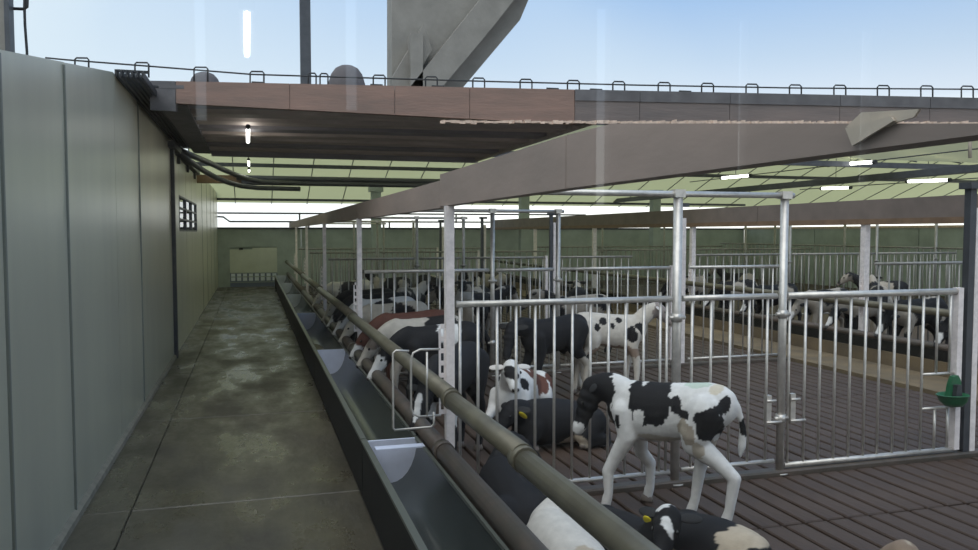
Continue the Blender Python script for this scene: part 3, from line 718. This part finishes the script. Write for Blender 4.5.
# green drinking bowl on the wide gate
q = onY(946, 385, Y1)
t = thing('drinking_bowl', (q.x, Y1 - .05, .42), 'green plastic drinking bowl hung in the wide gate', 'bowl')
def lathe_bowl():
    g = MB(); N = 16; prof = [(.02, .0), (.07, .005), (.11, .05), (.125, .10), (.135, .105), (.125, .11), (.10, .06), (.05, .025), (.01, .022)]
    vs = []
    for r_, z_ in prof:
        for k_ in range(N):
            a_ = 2 * math.pi * k_ / N; sx = 1.25 if math.cos(a_) < 0 else .75
            vs.append((q.x - .01 + r_ * sx * math.cos(a_), Y1 - .10 + r_ * .8 * math.sin(a_), .435 + z_ * .9))
    fs = [(j * N + k_, j * N + (k_ + 1) % N, (j + 1) * N + (k_ + 1) % N, (j + 1) * N + k_) for j in range(len(prof) - 1) for k_ in range(N)] + [tuple(range(N))[::-1]]
    return g.add(vs, fs, True)
lathe_bowl().build('basin', M_green, t)
MB().prism([(q.x - .03, .5), (q.x + .095, .48), (q.x + .10, .56), (q.x + .085, .63), (q.x + .06, .67), (q.x + .01, .66), (q.x - .015, .60)], 'y', Y1 - .06, Y1 - .02).build('back_plate', M_green, t)
MB().prism([(q.x + .0, .5), (q.x + .06, .5), (q.x + .055, .6), (q.x + .01, .6)], 'y', Y1 - .10, Y1 - .06).build('valve', M_steeldark, t)

# ================================================================ CALVES
M_coat = bpy.data.materials.new('calf_coat'); M_coat.use_nodes = True
n, l = M_coat.node_tree.nodes, M_coat.node_tree.links
b_ = n['Principled BSDF']; b_.inputs['Roughness'].default_value = .75; b_.inputs['Specular IOR Level'].default_value = .25
at_ = n.new('ShaderNodeAttribute'); at_.attribute_name = 'coat'
tcx = n.new('ShaderNodeTexCoord'); nn = n.new('ShaderNodeTexNoise'); nn.inputs['Scale'].default_value = 22; nn.inputs['Detail'].default_value = 5
l.new(tcx.outputs['Object'], nn.inputs['Vector'])
mr = n.new('ShaderNodeMapRange'); mr.inputs[3].default_value = .72; mr.inputs[4].default_value = 1.12; l.new(nn.outputs[0], mr.inputs[0])
vm = n.new('ShaderNodeVectorMath'); vm.operation = 'SCALE'; l.new(at_.outputs['Color'], vm.inputs[0]); l.new(mr.outputs[0], vm.inputs['Scale']); l.new(vm.outputs[0], b_.inputs['Base Color'])
n2 = n.new('ShaderNodeTexNoise'); n2.inputs['Scale'].default_value = 120; l.new(tcx.outputs['Object'], n2.inputs['Vector'])
bp = n.new('ShaderNodeBump'); bp.inputs['Strength'].default_value = .3; bp.inputs['Distance'].default_value = .004; l.new(n2.outputs[0], bp.inputs['Height']); l.new(bp.outputs[0], b_.inputs['Normal'])

BLK, WHT, TAN, RED = (.012, .012, .014), (.72, .71, .69), (.50, .42, .32), (.13, .055, .04)
def remesh(mb, vox, smooth=6):
    me = mb.mesh('tmp', M_coat); o = bpy.data.objects.new('tmp', me); COL.objects.link(o)
    r = o.modifiers.new('r', 'REMESH'); r.mode = 'VOXEL'; r.voxel_size = vox; r.use_smooth_shade = True
    s = o.modifiers.new('s', 'SMOOTH'); s.iterations = smooth; s.factor = .5
    dg = bpy.context.evaluated_depsgraph_get(); ev = o.evaluated_get(dg)
    out = bpy.data.meshes.new_from_object(ev, depsgraph=dg)
    bpy.data.objects.remove(o); bpy.data.meshes.remove(me)
    for p in out.polygons: p.use_smooth = True
    if not out.materials: out.materials.append(M_coat)
    return out
def chain(g, pts):       # pts: (x,y,z,r[,rlat])
    for (a, b) in zip(pts, pts[1:]):
        A, B = Vector(a[:3]), Vector(b[:3]); L = (B - A).length; k = max(2, int(L / (min(a[3], b[3]) * .45)) + 1)
        for i in range(k + 1):
            t = i / k; r = a[3] + (b[3] - a[3]) * t; g.ell(A + (B - A) * t, (r, r, r), None, 10, 7)
TRUNK = [(-.40, .775, .085, .105), (-.36, .765, .118, .14), (-.28, .752, .140, .162), (-.18, .725, .145, .178), (-.06, .70, .152, .190), (.05, .685, .152, .197), (.15, .68, .145, .198), (.23, .69, .128, .188), (.30, .70, .105, .158), (.35, .70, .080, .12)]
def calf(name, pos, heading, pose, lab, base, patches, head=None, legs=None, scale=1.0, vox=.014, tagear=None, nose='dark', group='calves in the near pens', hooves=True, tail=None, seed=0, rough=1.0):
    pos = Vector(pos)
    t = thing(name, pos, lab, 'calf', group); t.rotation_euler = (0, 0, heading); t.scale = (scale,) * 3
    g = MB(); dz = 0
    lie = pose == 'lie'
    tr_ = TRUNK
    if lie: tr_ = [(x, rz + .015 + .02 * (x > .2), ry * 1.2, rz * 1.0) for x, z, ry, rz in TRUNK]
    for (a, b) in zip(tr_, tr_[1:]):
        for i in range(4):
            u = i / 4; x, z, ry, rz = (a[j] + (b[j] - a[j]) * u for j in range(4)); g.ell((x, 0, z), (.065, ry, rz), None, 16, 10)
    feet = []
    if legs: L = legs
    elif lie:
        L = {}
        for s_, sy in (('l', 1), ('r', -1)):
            L['f' + s_] = [(.25, sy * .10, .20, .085), (.31, sy * .13, .09, .055), (.45, sy * .13, .05, .036), (.35, sy * .15, .035, .03), (.27, sy * .16, .032, .03)]
            L['h' + s_] = [(-.28, sy * .12, .20, .13), (-.16, sy * .19, .12, .085), (-.36, sy * .20, .06, .042), (-.24, sy * .22, .04, .030), (-.14, sy * .22, .034, .032)]
    else:
        st = random.Random(seed)
        L = {}
        for s_, sy in (('l', 1), ('r', -1)):
            j = st.uniform(-.07, .07); L['f' + s_] = front_leg(.25 + j, sy * .09)
            j = st.uniform(-.08, .08); L['h' + s_] = hind_leg(-.38 + j, sy * .09)
    for k_, pts in L.items():
        chain(g, pts); e_, e0 = Vector(pts[-1][:3]), Vector(pts[-2][:3]); feet.append((e_, e0))
    # neck and head
    if head is None: head = ((.56, 0, .98), (.77, 0, .80)) if not lie else ((.52, .0, .50), (.72, .03, .38))
    poll, muz = Vector(head[0]), Vector(head[1])
    nb_ = Vector((.29, 0, (.76 if not lie else .28)))
    for i in range(9):
        u = i / 8; c = nb_.lerp(poll, u); c.z += .03 * math.sin(u * math.pi) * (1 if not lie else .3)
        g.ell(c, (.08, .092 - .024 * u, .130 - .050 * u), None, 12, 8)
    d = (muz - poll).normalized(); side = d.cross(Vector((0, 0, 1))).normalized(); upv = side.cross(d).normalized()
    rot = Matrix((d, -side, upv)).transposed(); Lh = (muz - poll).length
    for u, w, h in ((-.02, .070, .074), (.2, .077, .082), (.4, .071, .078), (.6, .056, .063), (.8, .048, .053), (.93, .050, .049), (1.0, .043, .042)):
        g.ell(poll + d * (Lh * u) - upv * (.012 * u), (.05, w, h), rot, 12, 8)
    # tail
    zt = .84 if not lie else .24
    tl = tail or ([(-.42, 0, zt, .030), (-.475, 0, zt - .06, .024), (-.495, .01, zt - .24, .018), (-.485, .02, zt - .38, .018), (-.48, .02, zt - .46, .027), (-.475, .02, zt - .54, .010)] if not lie else [(-.42, 0, zt, .025), (-.48, .06, .10, .02), (-.42, .18, .03, .018), (-.36, .26, .025, .016)])
    chain(g, tl)
    me = remesh(g, vox)
    # coat colours of the animal; far pale coats come in dimmed
    ca = me.color_attributes.new('coat', 'FLOAT_COLOR', 'POINT'); off = Vector((seed * 3.7, seed * 1.3, seed * 2.1))
    for i, v in enumerate(me.vertices):
        p = v.co; w = noise.noise(p * 9 + off) * .30 + rough * noise.noise(p * 24 + off) * .17 + (rough - 1) * noise.noise(p * 50 + off) * .2
        c = base
        for (cx, cy_, cz, r_, col) in patches:
            q_ = Vector((p.x - cx, (p.y - cy_) if cy_ is not None else 0, p.z - cz)); rr = r_ if isinstance(r_, tuple) else (r_, r_, r_)
            if math.sqrt((q_.x / rr[0]) ** 2 + (q_.y / rr[1]) ** 2 + (q_.z / rr[2]) ** 2) + w < 1: c = col
        ca.data[i].color = (*c, 1)
    me.name = 'body'
    inst('body', me, t)
    # ears, eyes, nose, hooves
    ear_col = M_dark if (base == BLK or any(pp[4] == BLK and abs(pp[0] - poll.x) < pp[3] if not isinstance(pp[3], tuple) else pp[4] == BLK for pp in patches)) else M_white
    for sy in (1, -1):
        out = (-side * sy * -1)
        sd_ = side * sy
        er = Matrix((sd_, d, sd_.cross(d))).transposed()
        base_p = poll + sd_ * .062 + upv * .015 + d * -.005
        tip = base_p + sd_ * .10 - upv * .03 - d * .03
        ax = (tip - base_p).normalized(); bx = ax.cross(upv).normalized(); cx_ = ax.cross(bx)
        m3 = Matrix((ax, bx, cx_)).transposed()
        ge = MB().ell((base_p + tip) / 2, (.070, .034, .010), m3, 12, 8)
        eo = inst('ear', ge.mesh('ear', ear_col), t)
        if tagear and (tagear == 'both' or (tagear == 'l') == (sy == -1)):
            tp = base_p.lerp(tip, .55)
            tm = MB().ell(tp - upv * .025 + d * .036, (.008, .032, .042), m3.to_3x3() @ Matrix.Rotation(R(90), 3, 'Y') if False else Matrix((d, ax, upv)).transposed(), 10, 6)
            inst('ear_tag', tm.mesh('ear_tag', M_yellow), eo)
        ep = poll + d * (Lh * .36) + sd_ * .066 + upv * .028
        inst('eye', MB().ell(ep, (.014, .010, .012), rot, 8, 6).mesh('eye', M_eye), t)
    inst('nose', MB().ell(muz - upv * .006 + d * .022, (.022, .032, .026), rot, 10, 7).mesh('nose', M_noseP if nose == 'pink' else M_noseD), t)
    if hooves:
        for e_, e0 in feet:
            z0 = max(0.002, e_.z - .032)
            if lie: hm = MB().ell(e_, (.036, .030, .028), None, 8, 6)
            else:
                hm = MB(); N = 10; vs = []
                for r_, z_ in ((.040, 0.0), (.039, .018), (.031, .048)):
                    vs += [(e_.x + .006 + r_ * 1.15 * math.cos(2 * math.pi * k_ / N), e_.y + r_ * math.sin(2 * math.pi * k_ / N), z_) for k_ in range(N)]
                hm.add(vs, [(j * N + k_, j * N + (k_ + 1) % N, (j + 1) * N + (k_ + 1) % N, (j + 1) * N + k_) for j in range(2) for k_ in range(N)] + [tuple(range(N))[::-1], tuple(range(2 * N, 3 * N))], True)
            inst('hoof', hm.mesh('hoof', M_hoof), t)
    return t
M_dark = mat('ear_black', (.014, .014, .015), .8); M_white = mat('ear_white', (.60, .56, .52), .8)
def front_leg(x, y, x0=.25, y0=None):
    y0 = (.085 if y > 0 else -.085) if y0 is None else y0
    return [(x0, y0, .68, .085), (x0 - .03, y0 * 1.1, .52, .064), ((x0 + x) / 2 + .01, (y0 + y) / 2, .36, .048), (x + .005, y, .27, .042), (x, y, .12, .031), (x + .01, y, .085, .036), (x + .02, y, .035, .034)]
def hind_leg(x, y, x0=-.29, y0=None):
    y0 = (.08 if y > 0 else -.08) if y0 is None else y0
    return [(x0, y0, .74, .125), (x0 + .05, y0 * 1.2, .61, .105), (x0 + .06, y0 * 1.2, .54, .082), (x0 - .01 + (x - x0) * .5, (y0 + y) / 2, .44, .055), (x - .045, y, .35, .042), (x - .015, y, .14, .032), (x, y, .09, .036), (x + .02, y, .035, .034)]

# --- the standing calf in front
C0 = onZ(664, 517); C0.z = 0
HD = math.atan2(.50, -.42)
def loc(w): return Matrix.Rotation(-HD, 3, 'Z') @ (Vector(w) - C0)
fl_, fr_, hl_, hr_ = (loc(onZ(*p)) for p in ((607, 511), (650, 501), (693, 521), (728, 534)))
legs = {'fl': front_leg(fl_.x, fl_.y, .25, .085), 'fr': front_leg(fr_.x, fr_.y, .25, -.085), 'hl': hind_leg(hr_.x, hr_.y, -.29, .08), 'hr': hind_leg(hl_.x, hl_.y, -.29, -.08)}
print('LEGS', fl_, fr_, hl_, hr_)
def PX(px, py, r, col, ry=None):        # a patch given where it shows on the left flank
    return ((670 - px) / 155, None, .90 - (py - 383) / 165, r if ry is None else (r, 1, ry), col)
p0 = [PX(592, 420, .16, BLK, .34), PX(608, 402, .085, BLK, .14), PX(609, 437, .085, BLK, .13), PX(657, 393, .13, BLK, .09), PX(672, 402, .07, BLK, .10), PX(658, 420, .10, BLK, .06), PX(649, 408, .06, BLK, .08), PX(668, 408, .085, BLK, .12), PX(651, 421, .04, WHT, .06), PX(650, 385, .02, WHT, .03),
      PX(622, 436, .028, BLK, .05), PX(629, 428, .02, BLK, .05), PX(689, 404, .035, BLK, .06), PX(697, 412, .04, BLK, .03), PX(722, 420, .07, BLK, .11), PX(734, 400, .03, BLK, .06), PX(704, 432, .05, (.36, .31, .25), .07), PX(696, 424, .04, (.40, .35, .28), .05), PX(712, 446, .04, (.45, .40, .33), .05),
      PX(668, 443, .14, (.58, .54, .46), .025), PX(703, 383, .08, (.52, .60, .52), .018), PX(724, 386, .04, (.62, .56, .45), .025), (.62, None, .50, (.09, 1, .07), WHT), (-.52, None, .66, (.05, 1, .08), BLK)]
calf('calf', C0, HD, 'stand', 'black and white calf standing in front of the fence, head lowered', WHT, p0, head=((.50, .03, .80), (.60, .07, .52)), legs=legs, vox=.010, group=None, seed=3, rough=1.5, scale=.975,
     tail=[(-.40, 0, .84, .030), (-.455, -.02, .78, .024), (-.48, -.04, .68, .020), (-.485, -.05, .60, .026), (-.48, -.05, .53, .028), (-.47, -.05, .46, .010)])

def at(px, py): q_ = onZ(px, py); return Vector((q_.x, q_.y, 0))
def hd(dx, dy): return math.atan2(dy, dx)
# lying in the front pen
def lying(px, py, h, *a, **k):     # px, py: where the middle of the animal lies on the floor
    calf('calf', at(px, py), h, 'lie', *a, **k)
hv = Vector((.20, -.98, 0)); pa = onZ(668, 514, .46)
calf('calf', (pa.x - hv.x * .40, pa.y - hv.y * .40, 0), hd(hv.x, hv.y), 'lie', 'black calf with white blaze lying beneath the standing calf', BLK, [(.43, .0, .54, (.07, .055, .06), WHT), (.52, -.07, .46, (.05, .03, .10), WHT), (-.35, 0, .1, .12, TAN)], head=((.46, 0, .50), (.57, -.15, .34)), tagear='r', vox=.012, seed=5, scale=.88)
hv = Vector((.22, -.97, 0)); pb_ = onZ(722, 522, .40)
calf('calf', (pb_.x - hv.x * .08, pb_.y - hv.y * .08, 0), hd(hv.x, hv.y), 'lie', 'black calf with tan rump lying at the bottom edge of the photo', BLK, [(-.1, 0, .10, (.6, .5, .15), TAN), (.24, 0, .34, (.12, .14, .10), TAN), (.05, .1, .3, (.06, .06, .08), BLK)], head=((.42, -.16, .20), (.40, -.34, .11)), vox=.013, seed=6)
calf('calf', (1.43, 3.5, 0), hd(-.04, 1), 'lie', 'creamy white calf lying against the brown curb', (.66, .62, .56), [(.1, -.1, .2, .10, BLK), (-.25, 0, .3, .10, TAN), (.56, 0, .45, .1, (.6, .5, .4))], head=((.36, -.14, .37), (.36, -.33, .24)), tagear='both', vox=.013, seed=7, nose='pink')
calf('calf', (1.46, 4.48, 0), hd(.02, 1), 'lie', 'black calf with white stripe lying behind the feed rail', BLK, [(-.1, .16, .22, (.40, .12, .05), WHT), (.45, .1, .2, .1, WHT)], head=((.40, -.13, .44), (.44, -.31, .32)), tagear='r', vox=.013, seed=8)
pe = onZ(905, 541, .545)
calf('calf', (pe.x - .16, pe.y - .43, 0), hd(.35, .94), 'lie', 'tan calf whose ear just shows at the bottom right', TAN, [(.5, 0, .4, .2, (.30, .22, .16))], head=((.46, .0, .47), (.64, .05, .34)), vox=.016, seed=9)
# second pen
calf('calf', at(552, 398), hd(-.9, -.25), 'stand', 'black calf standing with its head low behind the front fence', BLK, [(-.34, None, .2, (.2, 1, .26), (.5, .45, .38)), (.3, None, .06, (.1, 1, .1), WHT)], head=((.56, .05, .80), (.68, .12, .54)), seed=11, group=None)
lying(518, 412, hd(-.55, -.83), 'white calf with red-brown patches and black eye lying behind the front fence', WHT, [(-.08, None, .28, .12, RED), (-.30, None, .2, .10, RED), (.05, None, .36, .05, RED), (.60, None, .46, .07, BLK), (.25, None, .3, .05, BLK)], head=((.46, .06, .46), (.62, .14, .34)), scale=1.15, seed=12, group=None)
lying(556, 445, hd(-.97, -.10), 'black calf with yellow tag lying close behind the front fence', BLK, [(.70, None, .28, .09, WHT), (-.1, None, .02, .1, TAN)], head=((.44, .08, .36), (.62, .14, .20)), tagear='l', seed=13, nose='pink', group=None)
calf('calf', at(611, 391), hd(.96, -.22), 'stand', 'white calf with small black spots standing behind the front fence', (.62, .57, .50), [(-.12, -.1, .80, .05, BLK), (-.02, -.1, .76, .05, BLK), (.06, -.1, .82, .04, BLK), (-.2, -.14, .74, .05, BLK), (.2, -.13, .66, .08, BLK), (.3, -.1, .72, .07, BLK), (0, None, .46, (.34, 1, .08), (.30, .22, .17)), (.6, None, .9, .15, (.3, .26, .24))], seed=14, group=None, head=((.52, 0, .94), (.70, 0, .78)))
DIM_COAT = (.36, .32, .27)  # pale coat darkened for the dim light of the far pens
grpT = 'calves feeding at the trough'
def feeder(y, lab, base, patches, seed, off=0, tagear=None, group=grpT, x=1.76, h=math.pi, vox=.02, headz=(.64, .40), hooves=False, sway=0.0):
    calf('calf', (x, y, 0), h + off, 'stand', lab, base, patches, head=((.50, 0, headz[0]), (.69, sway, headz[1])), tagear=tagear, vox=vox, seed=seed, group=group, hooves=hooves)
feeder(6.12, 'black calf with yellow tag feeding through beside the wire rack', BLK, [(.62, 0, .54, (.12, .025, .12), WHT), (.2, None, .42, .1, WHT)], 21, .92, 'l', x=1.51, vox=.014, hooves=True)
feeder(7.8, 'black and white calf feeding next behind the wire rack', BLK, [(-.1, None, .80, .12, WHT), (.65, None, .5, .12, WHT)], 22, .12, x=1.76)
feeder(8.5, 'pale calf feeding midway between the first two posts', (.5, .46, .40), [(-.2, None, .75, .2, BLK), (.55, None, .66, .1, (.2, .16, .13))], 23)
feeder(9.15, 'red-brown calf feeding just before the second post', RED, [(.7, None, .45, .12, WHT), (0, None, .55, .15, WHT)], 24)
feeder(10.4, 'cream calf feeding just beyond the second post', (.55, .50, .42), [(-.1, None, .7, .18, BLK)], 25, vox=.024)
feeder(11.2, 'spotted calf feeding second beyond the second post', WHT, [(0, None, .7, .2, BLK), (.6, None, .66, .08, BLK)], 26, vox=.024)
feeder(12.1, 'black calf feeding third beyond the second post', BLK, [(.7, None, .5, .1, WHT)], 27, vox=.024)
feeder(13.0, 'cream-headed dark calf feeding near the third post', BLK, [(.65, None, .55, .2, (.55, .5, .42))], 28, vox=.024)
feeder(15.4, 'pale calf feeding beyond the third post', (.5, .46, .40), [(0, None, .7, .2, BLK)], 29, vox=.03)
# third pen and farther
rnd = random.Random(3)
def patchset(rn, inv=False):
    c = DIM_COAT if inv else BLK
    return [(rn.uniform(-.45, .4), rn.choice((.12, -.12)), rn.uniform(.55, .85), rn.uniform(.08, .2), c) for _ in range(6)] + [(.62, None, .9, .12, c), (.8, None, .76, .07, DIM_COAT)]
far = [(2.75, 10.6, 2.0, 'dark calf standing behind the second cross fence, nearest the square post'), (3.35, 11.9, .4, 'patched calf standing behind the narrow gate of the second cross fence'), (4.6, 10.9, 2.8, 'patched calf behind the wide gate of the second cross fence'),
       (3.6, 13.0, -2.2, 'calf standing deep in the third pen, left of centre'), (5.3, 12.6, 1.2, 'calf standing deep in the third pen, at its right'), (2.55, 13.3, .9, 'calf standing deep in the third pen, near the trough'),
       (2.7, 16.3, 2.6, 'small far calf in the fourth pen near the trough'), (3.8, 16.8, -.6, 'small far calf in the middle of the fourth pen'), (5.2, 17.2, 1.9, 'small far calf at the right of the fourth pen')]
for i, (x, y, h_, lab) in enumerate(far):
    inv = i % 2 == 0
    calf('calf', (x, y, 0), h_, 'stand', lab, BLK if inv else DIM_COAT, patchset(rnd, inv), vox=.028, seed=40 + i, group='calves in the rear pens', hooves=False, head=((.66, 0, .90), (.82, 0, .70)) if i % 3 else None)
# across the alley
grpX = 'calves beyond the tan alley'
ac = [(9.0, 'leftmost calf looking over the far curb', BLK), (10.0, 'second calf from left looking over the far curb', BLK), (10.9, 'pale calf in the middle of the far curb', DIM_COAT), (12.2, 'dark calf behind the far curb', BLK), (13.4, 'patched calf behind the far curb', BLK), (8.0, 'calf with dark body nearest on the far curb', BLK), (15.2, 'small calf farthest along the far curb', BLK)]
for i, (y, lab, bs) in enumerate(sorted(ac, key=lambda q_: -q_[0])):
    labs = ['farthest', 'second farthest', 'third farthest', 'fourth farthest', 'third nearest', 'second nearest', 'nearest']
    feeder(y, '%s calf with its head over the curb beyond the tan alley' % labs[i], bs, patchset(rnd, bs == BLK) + [(.7, None, .5, .08, WHT)], 60 + i, 0, None, grpX, 8.92, math.pi, .026)
for i, (x, y, h_) in enumerate(((10.6, 11.6, 1.0), (11.6, 12.6, 2.4), (12.2, 10.6, 0.2), (10.8, 16.2, 2.0))):
    calf('calf', (x, y, -.01), h_, 'stand', ['dark patched calf standing inside the far row, nearer the alley', 'calf standing deeper inside the far row', 'calf standing inside the far row at the right', 'small calf far back in the far row'][i], BLK if i % 2 else DIM_COAT, patchset(rnd, bool(i % 2)), vox=.03, seed=80 + i, group=grpX, hooves=False)
